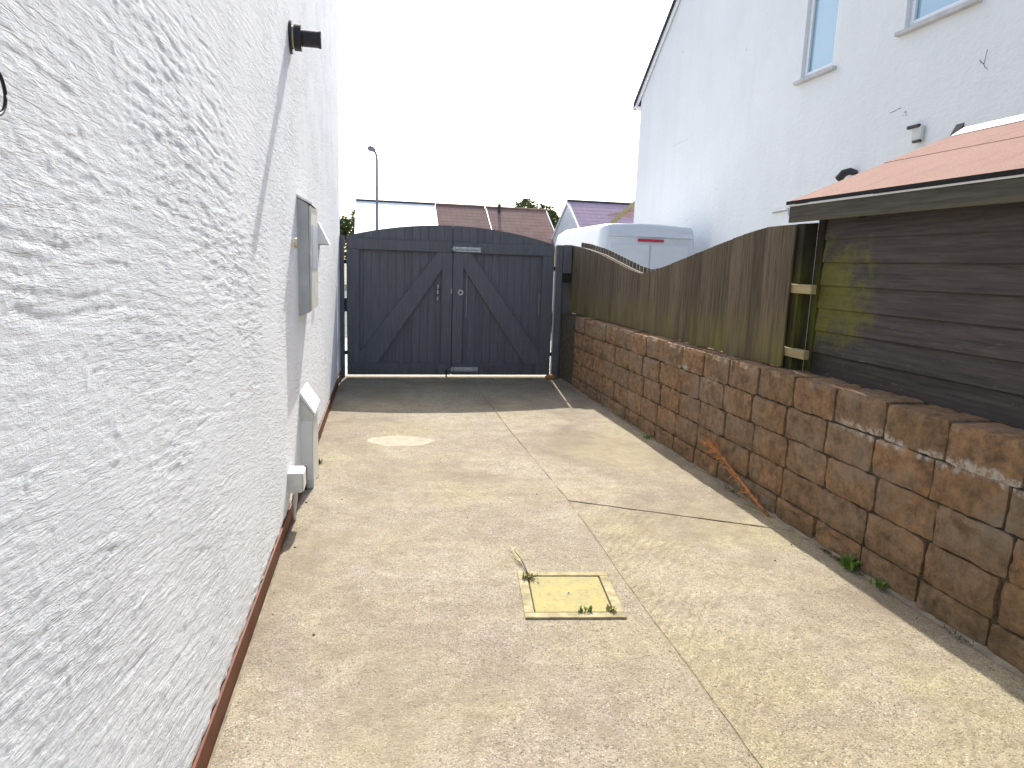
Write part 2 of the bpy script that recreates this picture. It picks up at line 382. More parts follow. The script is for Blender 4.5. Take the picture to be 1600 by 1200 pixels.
slab([(1.24+g, 4.04+g), (1.225+g, 5.76), (1.25+g, 9.0), (2.50, 9.0), (2.50, 3.36+g)], .0035, 'slab_c', (0, 1, 4))
bm = bmesh.new()
pp = [(-.02, 5.74), (.20, 5.80), (.36, 5.74), (.52, 5.60), (.40, 5.46), (.22, 5.43), (.07, 5.47), (-.06, 5.60)]
pq = []
for k in range(len(pp)):
    a_, b_ = pp[k], pp[(k+1) % len(pp)]
    for f_ in (0, .2, .4, .6, .8): pq.append((a_[0]+(b_[0]-a_[0])*f_+random.uniform(-.012, .012), a_[1]+(b_[1]-a_[1])*f_+random.uniform(-.014, .014)))
prism(bm, [(x, y, .003) for x, y in pq], (0, 0, .0022)); MAT['patch'] = plain('pale_repair_mortar', (.405, .35, .27), .95, .1, var=.14, sc=14, bump=.4)
obj('repair_patch', bm, 'patch', drive)
# cement fillet along the foot of the block wall
bm = bmesh.new()
ys = np.linspace(-1, 8.7, 70); prev = None
for i, y in enumerate(ys):
    wd = .012+.022*float(vn(np.array(y*3.1), np.array(.5)))+.016*float(vn(np.array(y*11.), np.array(3.5)))
    row = [bm.verts.new((2.50, y, .024)), bm.verts.new((2.472, y, .016+.010*random.random())), bm.verts.new((2.47-wd*.6, y, .009)), bm.verts.new((2.47-wd, y, .002))]
    if prev:
        for k in range(3): bm.faces.new((prev[k], prev[k+1], row[k+1], row[k]))
    prev = row
bmesh.ops.recalc_face_normals(bm, faces=bm.faces)
MAT['fillet'] = plain('dirty_cement_fillet', (.23, .20, .15), .95, .1, var=.3, sc=14, bump=.6)
obj('cement_fillet', bm, 'fillet', drive, True)

# ------------------------------------------------------------------ near house on the left
WX = lambda y: -.51+.0105*y
hl = empty('house', (-3, 4, 0)); tag(hl, 'house with rough brushed white render filling the left side', 'house')
hl_inv = Matrix.Translation((3, -4, 0))
ys = [.25]
while ys[-1] < 8.95: ys.append(ys[-1]*1.0052)
ys[-1] = 8.95; ys = np.array(ys)
zs = np.concatenate([np.arange(.10, 2.3, .0042), 2.3+np.cumsum(np.linspace(.0045, .03, 245))]); zs = zs[zs < 6.4]
Y, Z = np.meshgrid(ys, zs, indexing='ij')
a = np.clip(.22*(1-Z/2.1), 0, .22)
U = Y; V = Z+a*(Y-1.5)
V = V+.035*(vn(U*2.3, V*3.0, 1)-.5)+.012*(vn(U*9, V*11, 2)-.5)
rough = np.clip((vn(U*1.7, V*2.6, 3)-.15)*1.5, .25, 1)
far = np.clip((Y-3.0)/1.6, 0, 1)
s1 = vn(U*10, V*80, 4); s2 = vn(U*24, V*140, 5); s3 = vn(U*48, V*75, 6); s4 = vn(U*110, V*150, 7); s5 = vn(U*3.0, V*9, 8)
furrow = np.clip(1-np.abs(vn(U*4, V*52, 14)-.5)*15, 0, 1)*np.clip((vn(U*5, V*30, 9)-.55)*4, 0, 1)
ss = lambda n, a, b: (lambda q: q*q*(3-2*q))(np.clip((n-a)/(b-a), 0, 1))
H = (.0010*ss(s1, .42, .56)+.0007*ss(s2, .42, .58)+.0004*s1)*rough*(1-.6*far)+.0010*s3*(.5+.5*rough)+.0007*s4+.0007*s5-.0012*furrow*(1-.7*far)
blobs = np.clip((vn(U*26, V*38, 10)-.82)*6, 0, 1); H = H+.0011*blobs
edge = np.clip((Z-.10)/.02, 0, 1); H = H-.006*(1-edge)*vn(U*30, V*0+.5, 12)
X = WX(Y)+H-.004
ny, nz = Y.shape
co = np.stack([X+3, Y-4, Z], -1).reshape(-1, 3)
idx = np.arange(ny*nz).reshape(ny, nz)
q = np.stack([idx[:-1, :-1], idx[1:, :-1], idx[1:, 1:], idx[:-1, 1:]], -1).reshape(-1, 4)
me = bpy.data.meshes.new('wall'); me.vertices.add(len(co)); me.vertices.foreach_set('co', co.astype(np.float32).ravel())
me.loops.add(q.size); me.loops.foreach_set('vertex_index', q.astype(np.int32).ravel())
me.polygons.add(len(q)); me.polygons.foreach_set('loop_start', np.arange(0, q.size, 4, dtype=np.int32)); me.polygons.foreach_set('loop_total', np.full(len(q), 4, np.int32))
me.update(calc_edges=True); me.polygons.foreach_set('use_smooth', np.ones(len(q), bool))
obj('wall', me, 'render_near', hl)
# body behind the render and the return walls
bm = bmesh.new()
x0, x1 = WX(-3)-.012, WX(8.95)-.012
prism(bm, [(x0+3, -7, 0), (x1+3, 4.942, 0), (-3.5+3, 4.942, 0), (-3.5+3, -7, 0)], (0, 0, 6.4)); obj('wall', bm, 'render_near', hl)
bm = bmesh.new()
prism(bm, [(WX(-3)+.003+3, -7, 0), (WX(8.95)+.003+3, 4.955, 0), (WX(8.95)-.3+3, 4.955, 0), (WX(-3)-.3+3, -7, 0)], (0, 0, .094)); obj('plinth', bm, 'plinth', hl)
bm = bmesh.new()
prism(bm, [(3-.2, -7.2, 6.4), (3-3.2, -7.2, 6.4), (3-1.7, -7.2, 8.2)], (0, 12.3, 0)); obj('roof', bm, 'tiles_slate', hl)

# ------------------------------------------------------------------ fittings on that wall
wx = WX(4.6)
mb = empty('electricity_meter_box', (wx, 4.75, 1.13)); tag(mb, 'grey tall meter box fixed on the white wall at eye level', 'meter box')
bm = bmesh.new(); prism(bm, [(-.02, -.27, 0), (.062, -.27, .03), (.062, -.27, .70), (-.02, -.27, .745)], (0, .52, 0)); obj('body', bm, 'grey_plastic', mb)
d = box('door', .0625, .078, -.255, .235, .04, .695, 'aged_plastic', mb, .004); box('label_plate', .0785, .081, -.2, .18, .30, .58, 'lilac_pane', d)
bm = bmesh.new(); prism(bm, [(-.02, -.278, .748), (.085, -.278, .698), (.085, -.278, .708), (-.02, -.278, .765)], (0, .54, 0)); obj('rain_hood', bm, 'white_plastic', mb)
gm = empty('gas_meter_box', (WX(4.6), 4.45, 0)); tag(gm, 'white gas meter box with sloping lid standing on the ground', 'gas meter box')
bm = bmesh.new(); prism(bm, [(-.02, 0, 0), (.072, 0, 0), (.072, 0, .50), (-.02, 0, .64)], (0, .40, 0)); obj('body', bm, 'aged_plastic', gm)
bm = bmesh.new(); prism(bm, [(-.02, -.012, .645), (.088, -.012, .49), (.088, -.012, .512), (-.02, -.012, .675)], (0, .43, 0)); obj('lid', bm, 'white_plastic', gm)
box('side_panel', -.004, .066, -.004, -.0005, .06, .46, 'white_plastic', gm)
tubeo('gas_pipe', [(.02, -.03, -.03), (.02, -.03, .12), (.02, .0, .15)], .011, 'plinth', gm)
jb = empty('junction_box', (WX(3.85), 3.86, .2)); tag(jb, 'small pale junction box low on the wall with sunlit top', 'junction box')
box('body', -.01, .075, -.075, .075, 0, .115, 'aged_plastic', jb, .006, 2); box('cover', .0755, .083, -.07, .07, .006, .109, 'white_plastic', jb, .003)
tubeo('cable', [(.03, 0, 0), (.03, 0, -.06), (.02, .01, -.13), (.018, .02, -.2)], .011, 'aged_plastic', jb)
fl = empty('flue_pipe', (WX(4.3), 4.32, 2.74)); tag(fl, 'black flue pipe sticking out high on the white wall', 'flue')
def ring(name, x0, x1, r, m, par, r1=None, seg=24):
    bm = bmesh.new(); tube(bm, [(x0, 0, 0), (x1, 0, 0)], [r, r1 or r], seg)
    return obj(name, bm, m, par)
ring('wall_flange', -.02, .012, .088, 'black_plastic', fl); ring('seal', .012, .022, .06, 'brass', fl); ring('collar', .022, .062, .070, 'black_plastic', fl); ring('tube', .062, .165, .044, 'black_plastic', fl); ring('rim', .155, .171, .047, 'black_plastic', fl)
wb = empty('round_cap', (WX(4.2), 4.21, 1.585)); tag(wb, 'tiny round white cap beside the grey meter box', 'wall cap')
ring('base', -.01, .012, .026, 'white_plastic', wb); ring('cap', .012, .026, .03, 'brass', wb)
vh = empty('vent_hood', (WX(6.1), 6.0, 1.62)); tag(vh, 'small wedge shaped white vent hood beyond the meter box', 'vent hood')
bm = bmesh.new(); prism(bm, [(-.01, -.1, 0), (.085, -.1, 0), (.07, -.1, .03), (-.01, -.1, .19)], (0, .2, 0)); obj('hood', bm, 'white_plastic', vh)
box('grille', .0, .075, -.09, .09, -.006, -.001, 'grey_plastic', vh)
hk = empty('ring_hook', (WX(1.0), 1.035, 1.70)); tag(hk, 'dark metal ring on the wall at the left picture edge', 'wall ring')
tubeo('ring', [(.02, .031*math.cos(t), .031*math.sin(t)) for t in np.linspace(0, 2*math.pi, 25)], .0025, 'black_plastic', hk, 6)
tubeo('stem', [(-.01, 0, .03), (.022, 0, .03)], .005, 'black_plastic', hk, 6)

# ------------------------------------------------------------------ gate
GY = 8.88
def arch(x): return 1.785+.19*max(0, 1-((x-1.0)/1.37)**2)
def gate(x0, x1, side, label):
    gt = empty('gate', (x0 if side < 0 else x1, GY, 0)); tag(gt, label, 'gate', 'double driveway gates')
    ox = gt.location.x
    n = 13; wd = (x1-x0)/n
    for k in range(n):
        a, b = x0+k*wd, x0+(k+1)*wd-.0002
        bm = bmesh.new(); j = random.uniform(-.0015, .0015); m_ = (a+b)/2
        c = .0045
        prof = [(a, .0045), (a+c, 0), (b-c, 0), (b, .0045), (b, .022), (a, .022)]
        lo = [bm.verts.new((x-ox, y+j, .045)) for x, y in prof]; hi = [bm.verts.new((x-ox, y+j, arch(x))) for x, y in prof]
        bm.faces.new(lo[::-1]); bm.faces.new(hi)
        for i in range(6): bm.faces.new((lo[i], lo[(i+1) % 6], hi[(i+1) % 6], hi[i]))
        bmesh.ops.recalc_face_normals(bm, faces=bm.faces); obj('board', bm, 'gate', gt)
    y0, y1 = -.046, -.003
    hs = (x0, x0+.155) if side < 0 else (x1-.155, x1)
    ms = (x1-.135, x1) if side < 0 else (x0, x0+.135)
    box('top_rail', x0-ox, x1-ox, y0-.004, y1, 1.635, 1.765, 'gate', gt, .004); box('bottom_rail', x0-ox, x1-ox, y0-.004, y1, .04, .185, 'gate', gt, .004)
    box('hinge_stile', hs[0]-ox, hs[1]-ox, y0, y1, .186, 1.634, 'gate', gt, .004); box('meeting_stile', ms[0]-ox, ms[1]-ox, y0, y1, .186, 1.634, 'gate', gt, .004)
    # diagonal brace, low at the hinge side
    if side < 0: p = [(hs[1], .187), (hs[1]+.22, .187), (ms[0], 1.42), (ms[0], 1.633), (ms[0]-.06, 1.633), (hs[1], .33)]
    else: p = [(hs[0], .187), (hs[0]-.2, .187), (ms[1], 1.45), (ms[1], 1.633), (ms[1]+.10, 1.633), (hs[0], .34)]
    bm = bmesh.new(); prism(bm, [(x-ox, y0+.004, z) for x, z in p], (0, .036, 0)); obj('brace', bm, 'gate', gt)
    return gt, ox
gl, ox = gate(-.335, .998, -1, 'left dark slate timber gate leaf with diagonal brace')
for z in (1.02, 1.10, 1.17): box('latch_bar', .805-ox, .822-ox, -.058, -.047+.04, z, z+.05, 'steel', gl, .003)
box('light_stop_strip', .95-ox, 1.06-ox, .0235, .04, .05, 1.95, 'gate', gl); box('strike_plate', .985-ox, .996-ox, -.052, -.0465, 1.11, 1.17, 'steel', gl)  # hidden strip added behind the leaves to block light through the middle gap
box('drop_bolt', .93-ox, .948-ox, -.058, -.047, .012, .11, 'black_plastic', gl)
gr, ox = gate(1.006, 2.352, 1, 'right dark slate timber gate leaf with round lock')
for z in (1.68, .115):
    b_ = box('bolt_plate', 1.03-ox, 1.36-ox, -.0535, -.0505, z-.03, z+.03, 'steel', gr, .001)
    bm = bmesh.new(); tube(bm, [(.985-ox, -.066, z), (1.33-ox, -.066, z)], .011, 8); obj('bolt', bm, 'steel', b_)
    box('bolt_knob', 1.0-ox, 1.018-ox, -.09, -.055, z-.03, z+.035, 'steel', b_, .003)
lk = bmesh.new(); tube(lk, [(1.108-ox, -.0465, 1.128), (1.108-ox, -.056, 1.128)], .036, 20); lk = obj('lock_plate', lk, 'steel', gr)
bm = bmesh.new(); tube(bm, [(1.108-ox, -.0562, 1.128), (1.108-ox, -.062, 1.128)], .016, 14); obj('keyhole', bm, 'black_plastic', lk)
for x, z0, z1 in ((1.19, .8, 1.45), (2.17, .85, 1.14)):
    box('paint_run', x-ox, x+.008-ox, -.0035, -.001, z0, z1, 'lamp_steel', gr)
gp = tag(empty('gate_post', (-.395, GY, 0)), 'dark timber gate post against the white house corner', 'gate post', 'gate posts')
box('post', -.022, .03, -.04, .06, 0, 1.80, 'gate', gp, .004); box('hinge', .03, .075, -.03, -.018, 1.45, 1.5, 'black_plastic', gp); box('hinge', .03, .075, -.03, -.018, .3, .35, 'black_plastic', gp); box('hinge', .03, .075, -.03, -.018, .85, 1.02, 'black_plastic', gp)
gp = tag(empty('gate_post', (2.425, GY, 0)), 'dark timber gate post at the end of the block wall', 'gate post', 'gate posts')
box('post', -.042, .045, -.05, .05, 0, 1.785, 'gate', gp, .004); box('post_infill', .0455, .22, -.02, .06, 0, 1.78, 'gate', gp, .003); box('hinge', -.09, -.042, -.03, -.018, 1.45, 1.5, 'black_plastic', gp); box('hinge', -.09, -.042, -.03, -.018, .3, .35, 'black_plastic', gp)
box('steel_edge', -.050, -.0425, -.054, -.04, .10, 1.62, 'lamp_steel', gp)
box('packing_block', .046, .155, -.10, -.0205, 1.42, 1.79, 'gate', gp, .004); box('packing_block', .06, .165, -.09, -.0205, 1.30, 1.419, 'fence_dark', gp, .004)

# ------------------------------------------------------------------ block wall
BX = 2.46
bw = empty('block_wall', (BX, 4, 0)); tag(bw, 'low retaining wall of brown split faced blocks along the drive', 'wall')
box('mortar_core', .022, .23, -6.5, 4.80, -.2, .888, 'mortar', bw)
L_, H_ = .364, .183
def block_mesh(k, depth):
    r = np.random.default_rng(50+k); n, m = 12, 7; bump = r.normal(0, 1, (5, 4)); uu = np.linspace(0, 3.999, n); ww = np.linspace(0, 2.999, m)
    bm = bmesh.new(); grid = []
    for i in range(n):
        row = []
        for j in range(m):
            e = min(i, n-1-i, j, m-1-j)
            u = (i/(n-1)-.5)*L_; v = (j/(m-1))*H_
            i0, j0 = int(uu[i]), int(ww[j]); fi, fj = uu[i]-i0, ww[j]-j0; lo = (bump[i0, j0]*(1-fi)+bump[i0+1, j0]*fi)*(1-fj)+(bump[i0, j0+1]*(1-fi)+bump[i0+1, j0+1]*fi)*fj
            x = (.006 if e == 0 else -.001)+lo*(.005 if e else .002)+r.normal(0, .0022 if e else .0015)
            if e == 0: u += r.normal(0, .0022); v += r.normal(0, .0022)
            else: u += r.normal(0, .004); v += r.normal(0, .003)
            if (i in (0, n-1)) and (j in (0, m-1)): u *= .975; v = H_/2+(v-H_/2)*.95
            row.append(bm.verts.new((x, u, v)))
        grid.append(row)
    for i in range(n-1):
        for j in range(m-1): bm.faces.new((grid[i][j], grid[i][j+1], grid[i+1][j+1], grid[i+1][j]))
    loop = [grid[i][0] for i in range(n)]+[grid[n-1][j] for j in range(1, m)]+[grid[i][m-1] for i in range(n-2, -1, -1)]+[grid[0][j] for j in range(m-2, 0, -1)]
    back = [bm.verts.new((depth, v.co.y, v.co.z+(r.normal(0, .003) if v.co.z > H_*.9 else 0))) for v in loop]
    for i in range(len(loop)): bm.faces.new((loop[i], back[i], back[(i+1) % len(loop)], loop[(i+1) % len(loop)]))
    bmesh.ops.recalc_face_normals(bm, faces=bm.faces)
    me = bpy.data.meshes.new('block'); bm.to_mesh(me); bm.free(); me.materials.append(MAT['block'])
    return me
bmv = [block_mesh(k, .06) for k in range(7)]; bmt = [block_mesh(20+k, .225) for k in range(6)]
courses = [(0.715, H_, 1), (.525, H_, 0), (.335, H_, 0), (.145, H_, 0), (-.005, .142, 0)]
for ci, (z, h, top) in enumerate(courses):
    sh = random.uniform(-.03, .03)
    for k in range(-7, 16):
        yc = 2.081-.19+.377*(k+1)+sh+random.uniform(-.004, .004)
        ya_, yb_ = yc-.185, min(yc+.185, 8.80)
        if ya_ > 8.70: continue
        yc = (ya_+yb_)/2; fy = (yb_-ya_)/.37
        o = obj('block', random.choice(bmt if top else bmv), None, bw)
        o.location = (random.uniform(-.005, .005), yc-4, z+(random.uniform(-.004, .006) if top else 0)); o.scale = (1, fy*random.uniform(.985, 1.0), h/H_)
        o.rotation_euler = (random.uniform(-.006, .006), 0, random.uniform(-.012, .012))
# ------------------------------------------------------------------ fence on the wall
FX = 2.60
fe = empty('fence', (FX, 6.4, .9)); tag(fe, 'dipping timber board fence standing on the block wall', 'fence')
tp = [(3.9, 1.815), (4.23, 1.812), (4.55, 1.768), (5.01, 1.686), (5.57, 1.586), (6.1, 1.49), (6.38, 1.462), (6.7, 1.50), (7.2, 1.585), (7.76, 1.681), (8.4, 1.755), (9.0, 1.80)]
def ftop(y): return float(np.interp(y, [p[0] for p in tp], [p[1] for p in tp]))
y = 3.915; bwid = .146
while y < 8.80:
    a, b = y, min(y+bwid, 8.92); zt0, zt1 = ftop(a)+random.uniform(-.001, .001), ftop(b+.012)+random.uniform(-.001, .001)
    bm = bmesh.new(); t0, t1 = .005, .012; lean = random.uniform(-.001, .001)
    z0 = .905+random.uniform(-.004, .01)-.9
    prism(bm, [(lean-t0, a-6.4, z0), (lean-t1, b+.012-6.4, z0), (lean-t1, b+.012-6.4, zt1-.9), (lean-t0, a-6.4, zt0-.9)], (.012, 0, 0))
    obj('board', bm, 'fence', fe); y += bwid
for z0 in (.98, 1.385):   # rails carry on past the last board
    box('rail', .012, .058, 3.98-6.4, 8.9-6.4, z0-.9, z0+.062-.9, 'fence', fe, .003)
    box('rail_end', .016, .056, 3.72-6.4, 3.978-6.4, z0+.003-.9, z0+.06-.9, 'rail_end', fe, .003)
y = 6.15; k = 0
while y < 8.75:          # boards on the far face, hit and miss, standing a little taller
    a = y; b = y+.055
    bm = bmesh.new(); prism(bm, [(.105, a-6.4, .02), (.105, b-6.4, .02), (.105, b-6.4, ftop(b)+.045-.9), (.105, a-6.4, ftop(a)+.045-.9)], (.014, 0, 0))
    obj('rear_board', bm, 'fence', fe); y += .1
bm = bmesh.new(); n = 12
pts = [(.062, 6.15+(8.85-6.15)*i/n-6.4, ftop(6.15+(8.85-6.15)*i/n)-.06-.9) for i in range(n+1)]
prism(bm, [p for p in pts]+[(p[0], p[1], p[2]+.045) for p in pts[::-1]], (.04, 0, 0)); obj('curved_rail', bm, 'fence', fe)
for yy in (4.06, 6.4, 8.72): box('post', .06, .135, yy-.04-6.4, yy+.04-6.4, -.1, ftop(yy)-.06-.9, 'post_green', fe, .004)

box('end_post', .030, .125, 3.865-6.4, 3.955-6.4, -.1, .92, 'post_green', fe, .004); box('infill_board', .126, .15, 3.90-6.4, 4.3-6.4, -.05, .93, 'post_green', fe, .003)

# ------------------------------------------------------------------ shed
SX = 2.75
sh = empty('shed', (SX, 2.2, .88)); tag(sh, 'dark brown boarded garden shed with red felt roof behind the wall', 'shed')
z = .885; k = 0
while z < 1.86:
    bm = bmesh.new(); e = -.5
    prism(bm, [(-.020, e-2.2, z-.88), (-.006, e-2.2, z+.148-.88), (.012, e-2.2, z+.148-.88), (.012, e-2.2, z-.88), (-.014, e-2.2, z-.006-.88)], (0, 3.83-e-.03, 0))
    obj('board', bm, 'shed', sh); z += .1405
box('corner_post', -.028, .03, 3.802-2.2, 3.865-2.2, 0.0, .98, 'post_green', sh, .003)
box('bearer', -.05, .4, -2.7, 3.83-2.2, -.06, -.001, 'fence_dark', sh)
box('end_wall', .03, 2.10, 3.80-2.2, 3.83-2.2, 0, 1.02, 'shed', sh); box('end_wall', .03, 2.10, -2.72, -2.69, 0, 1.02, 'shed', sh)
box('back_wall', 2.10, 2.13, -2.72, 3.83-2.2, 0, 1.02, 'shed', sh)
bm = bmesh.new(); prism(bm, [(.03, 3.79-2.2, 1.02), (2.13, 3.79-2.2, 1.02), (1.08, 3.79-2.2, 1.47)], (0, .035, 0)); obj('gable', bm, 'shed', sh)
box('fascia', -.125, -.105, -2.85, 4.04-2.2, .952, 1.052, 'fascia', sh, .002)
box('white_trim', -.131, -.103, -2.85, 4.046-2.2, 1.0525, 1.062, 'upvc', sh)
def roofplane(xa, za, xb, zb, th, m, name, y0=-2.87, y1=4.06-2.2):
    bm = bmesh.new(); prism(bm, [(xa, y0, za), (xb, y0, zb), (xb, y0, zb+th), (xa, y0, za+th)], (0, y1-y0, 0)); return obj(name, bm, m, sh)
roofplane(-.135, 1.066, 1.08, 1.576, .016, 'felt', 'roof'); roofplane(1.08, 1.576, 2.30, 1.066, .016, 'felt', 'roof')
roofplane(.54, 1.363, 1.085, 1.592, .006, 'felt', 'felt_lap'); roofplane(-.141, 1.063, -.1355, 1.063, .022, 'rubber', 'felt_edge')
roofplane(-.10, 1.045, 1.07, 1.54, .02, 'fascia', 'barge_board', 4.02-2.2, 4.05-2.2)
bm = bmesh.new(); prism(bm, [(.99, -2.9, 1.563), (1.08, -2.9, 1.602), (1.17, -2.9, 1.563), (1.08, -2.9, 1.622)], (0, 4.02-2.2+2.9, 0)); obj('ridge_flashing', bm, 'white_plastic', sh)

# ------------------------------------------------------------------ neighbouring house on the right
HX = 6.6
hr = empty('house', (HX+3, 12, 0)); tag(hr, 'tall white gable house with two windows behind the shed', 'house')
O = Vector((HX+3, 12, 0))
def hl_(y, z, x=HX): return (x-O.x, y-O.y, z)
wins = [(9.43, 10.23, 4.52, 5.78), (7.0, 8.08, 4.60, 5.80)]
bm = bmesh.new()
outer = [(17.0, -.1), (17.0, 5.83), (11.9, 10.06), (6.8, 5.83), (1.0, 5.83), (1.0, -.1)]
loops = [outer]+[[(a, c), (b, c), (b, d), (a, d)] for a, b, c, d in wins]
edges = []
for lp in loops:
    v = [bm.verts.new(hl_(*p)) for p in lp]; edges += [bm.edges.new((v[i], v[(i+1) % len(v)])) for i in range(len(v))]
bmesh.ops.triangle_fill(bm, use_beauty=True, use_dissolve=False, edges=edges)
r = bmesh.ops.extrude_face_region(bm, geom=bm.faces[:])
for v in r['geom']:
    if isinstance(v, bmesh.types.BMVert): v.co.x += .26
bmesh.ops.recalc_face_normals(bm, faces=bm.faces); obj('wall', bm, 'render_far', hr)
box('end_wall', .262-3, 6-3, 4.75, 5.0, -.1, 5.83, 'render_far', hr)
for a, b, c, d in wins:
    wo = empty('window'); wo.parent = hr; wo.location = hl_((a+b)/2, c, HX)
    hw = (b-a)/2; hh = d-c; x0, x1 = .06, .12; f = .065
    bm = bmesh.new(); bx(bm, x0, x1, -hw+.001, -hw+f, .001, hh-.001, .004); bx(bm, x0, x1, hw-f, hw-.001, .001, hh-.001, .004); bx(bm, x0+.001, x1-.001, -hw+f, hw-f, .001, f, .004); bx(bm, x0+.001, x1-.001, -hw+f, hw-f, hh-f, hh-.001, .004)
    bx(bm, x0-.018, x0+.02, -hw+f-.01, -hw+f+.035, f-.01, hh-f+.01, .004); bx(bm, x0-.018, x0+.02, hw-f-.035, hw-f+.01, f-.01, hh-f+.01, .004); bx(bm, x0-.017, x0+.019, -hw+f+.035, hw-f-.035, f-.01, f+.035, .004); bx(bm, x0-.017, x0+.019, -hw+f+.035, hw-f-.035, hh-f-.035, hh-f+.01, .004)
    obj('frame', bm, 'upvc', wo); box('pane', x0+.022, x0+.03, -hw+f, hw-f, f, hh-f, 'win_glass', wo); box('sill', -.07, .06, -hw-.08, hw+.08, -.055, -.002, 'sill', wo, .006)
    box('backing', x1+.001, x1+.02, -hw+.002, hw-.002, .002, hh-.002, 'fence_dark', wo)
# roof planes with verge boards
def rp(name, x0, x1, ya, za, yb, zb, th, m):
    bm = bmesh.new(); prism(bm, [hl_(ya, za, x0), hl_(yb, zb, x0), hl_(yb, zb+th, x0), hl_(ya, za+th, x0)], (x1-x0, 0, 0)); return obj(name, bm, m, hr)
sl_ = (10.06-5.83)/5.1
for s in (1, -1):
    ya = 11.9+s*5.4; za = 10.06-sl_*5.4
    rp('roof', HX-.09, HX+8, ya, za+.03, 11.9, 10.09, .08, 'tiles_slate'); rp('verge_board', HX-.05, HX-.02, ya, za-.13, 11.9, 9.92, .155, 'upvc')
box('gutter', -3.07, 4, 5.36, 5.46, 5.55, 5.64, 'upvc', hr, .01); box('soffit', -3.05, 4, 5.0, 5.36, 5.52, 5.55, 'upvc', hr)
# pipes and vents
tubeo('vent_pipe', [hl_(8.66, 2.93, HX+.03), hl_(8.66, 2.95, HX-.10), hl_(8.72, 2.93, HX-.15), hl_(8.80, 2.86, HX-.16)], [.035, .05, .055, .06], 'dark_pipe', hr)
box('vent_cover', *[HX-.05-O.x, HX-.005-O.x], 7.50-12, 7.66-12, 3.19, 3.36, 'aged_plastic', hr, .008); box('vent_cover', HX-.07-O.x, HX-.03-O.x, 7.54-12, 7.74-12, 3.34, 3.38, 'dark_pipe', hr, .008); box('vent_cover', HX-.07-O.x, HX-.03-O.x, 7.50-12, 7.62-12, 3.16, 3.185, 'dark_pipe', hr, .004)
bm = bmesh.new(); prism(bm, [hl_(6.93, 3.06, HX), hl_(6.93, 3.06, HX-.12), hl_(6.93, 3.28, HX)], (0, .11, 0)); obj('vent_cowl', bm, 'dark_pipe', hr)
tubeo('cable_bracket', [hl_(10.6, 2.53, HX-.02), hl_(10.15, 2.55, HX-.03), hl_(10.1, 2.45, HX-.03)], .02, 'steel', hr, 6)
for (ya, za, yb, zb) in ((6.85, 3.92, 6.72, 3.80), (6.78, 3.86, 6.76, 4.02), (8.15, 3.62, 7.95, 3.655), (14.9, 4.25, 14.1, 4.30)):
    n = 7; pts = [hl_(ya+(yb-ya)*i/n, za+(zb-za)*i/n+random.uniform(-.012, .012), HX-.0005) for i in range(n+1)]
    tubeo('crack', pts, [.002]+[random.uniform(.002, .0045) for _ in range(n-1)]+[.002], 'dark_pipe' if yb < 9 else 'sill', hr, 5)
# porch at its far corner
rp('porch_beam', HX+.05, HX+.13, 18.9, 2.75, 17.05, 3.2, .10, 'rail_end'); box('porch_roof', -2.8, -1.2, 5.1, 7.6, 3.02, 3.1, 'tiles_pink', hr); box('downpipe', -2.55, -2.47, 5.1, 5.18, 0, 3.3, 'upvc', hr)

# ------------------------------------------------------------------ van
va = empty('van', (5.22, 12.5, 0)); tag(va, 'white high roof van parked beyond the fence', 'van')
def section(y, w, zt, zb, r, taper=.08):
    pts = []; hw = w/2; ht = hw-taper
    for cx, cz, a0, rr in ((ht-r*1.3, zt-r, 90, r), ):
        pass
    prof = []
    for k in range(7):                                       # crown
        f = k/6; prof.append((-(ht-r)+2*(ht-r)*f, zt+.035*math.sin(math.pi*f)))
    arc = [(ht-r+r*math.sin(R(t)), zt-r+r*math.cos(R(t))) for t in (22, 45, 68, 90)]
    sidep = [(hw-.02, zt-.75), (hw, zt-1.15), (hw, zb+.12), (hw-.06, zb)]
    rgt = arc+sidep
    full = prof+rgt+[(-x, z) for x, z in rgt[::-1]]
    return [(x, y, z) for x, z in full]
secs = [(0.0, 1.96, 2.29, .45, .12, .13), (.05, 2.02, 2.345, .42, .14, .10), (.35, 2.04, 2.36, .40, .14, .09), (3.0, 2.04, 2.36, .40, .14, .09), (3.5, 2.04, 2.30, .40, .16, .10), (3.9, 2.02, 2.12, .40, .18, .14), (4.5, 1.98, 1.55, .40, .2, .14), (5.0, 1.9, 1.25, .42, .2, .12), (5.3, 1.7, 1.0, .45, .15, .1)]
bm = bmesh.new(); rings = [[bm.verts.new(p) for p in section(y, w_, zt, zb, r_, tp_) ] for y, w_, zt, zb, r_, tp_ in secs]
for r0, r1 in zip(rings, rings[1:]):
    n = len(r0)
    for k in range(n): bm.faces.new((r0[k], r0[(k+1) % n], r1[(k+1) % n], r1[k]))
bm.faces.new(rings[0][::-1]); bm.faces.new(rings[-1]); bmesh.ops.recalc_face_normals(bm, faces=bm.faces)
bdy = obj('body', bm, 'van_paint', va, True); 
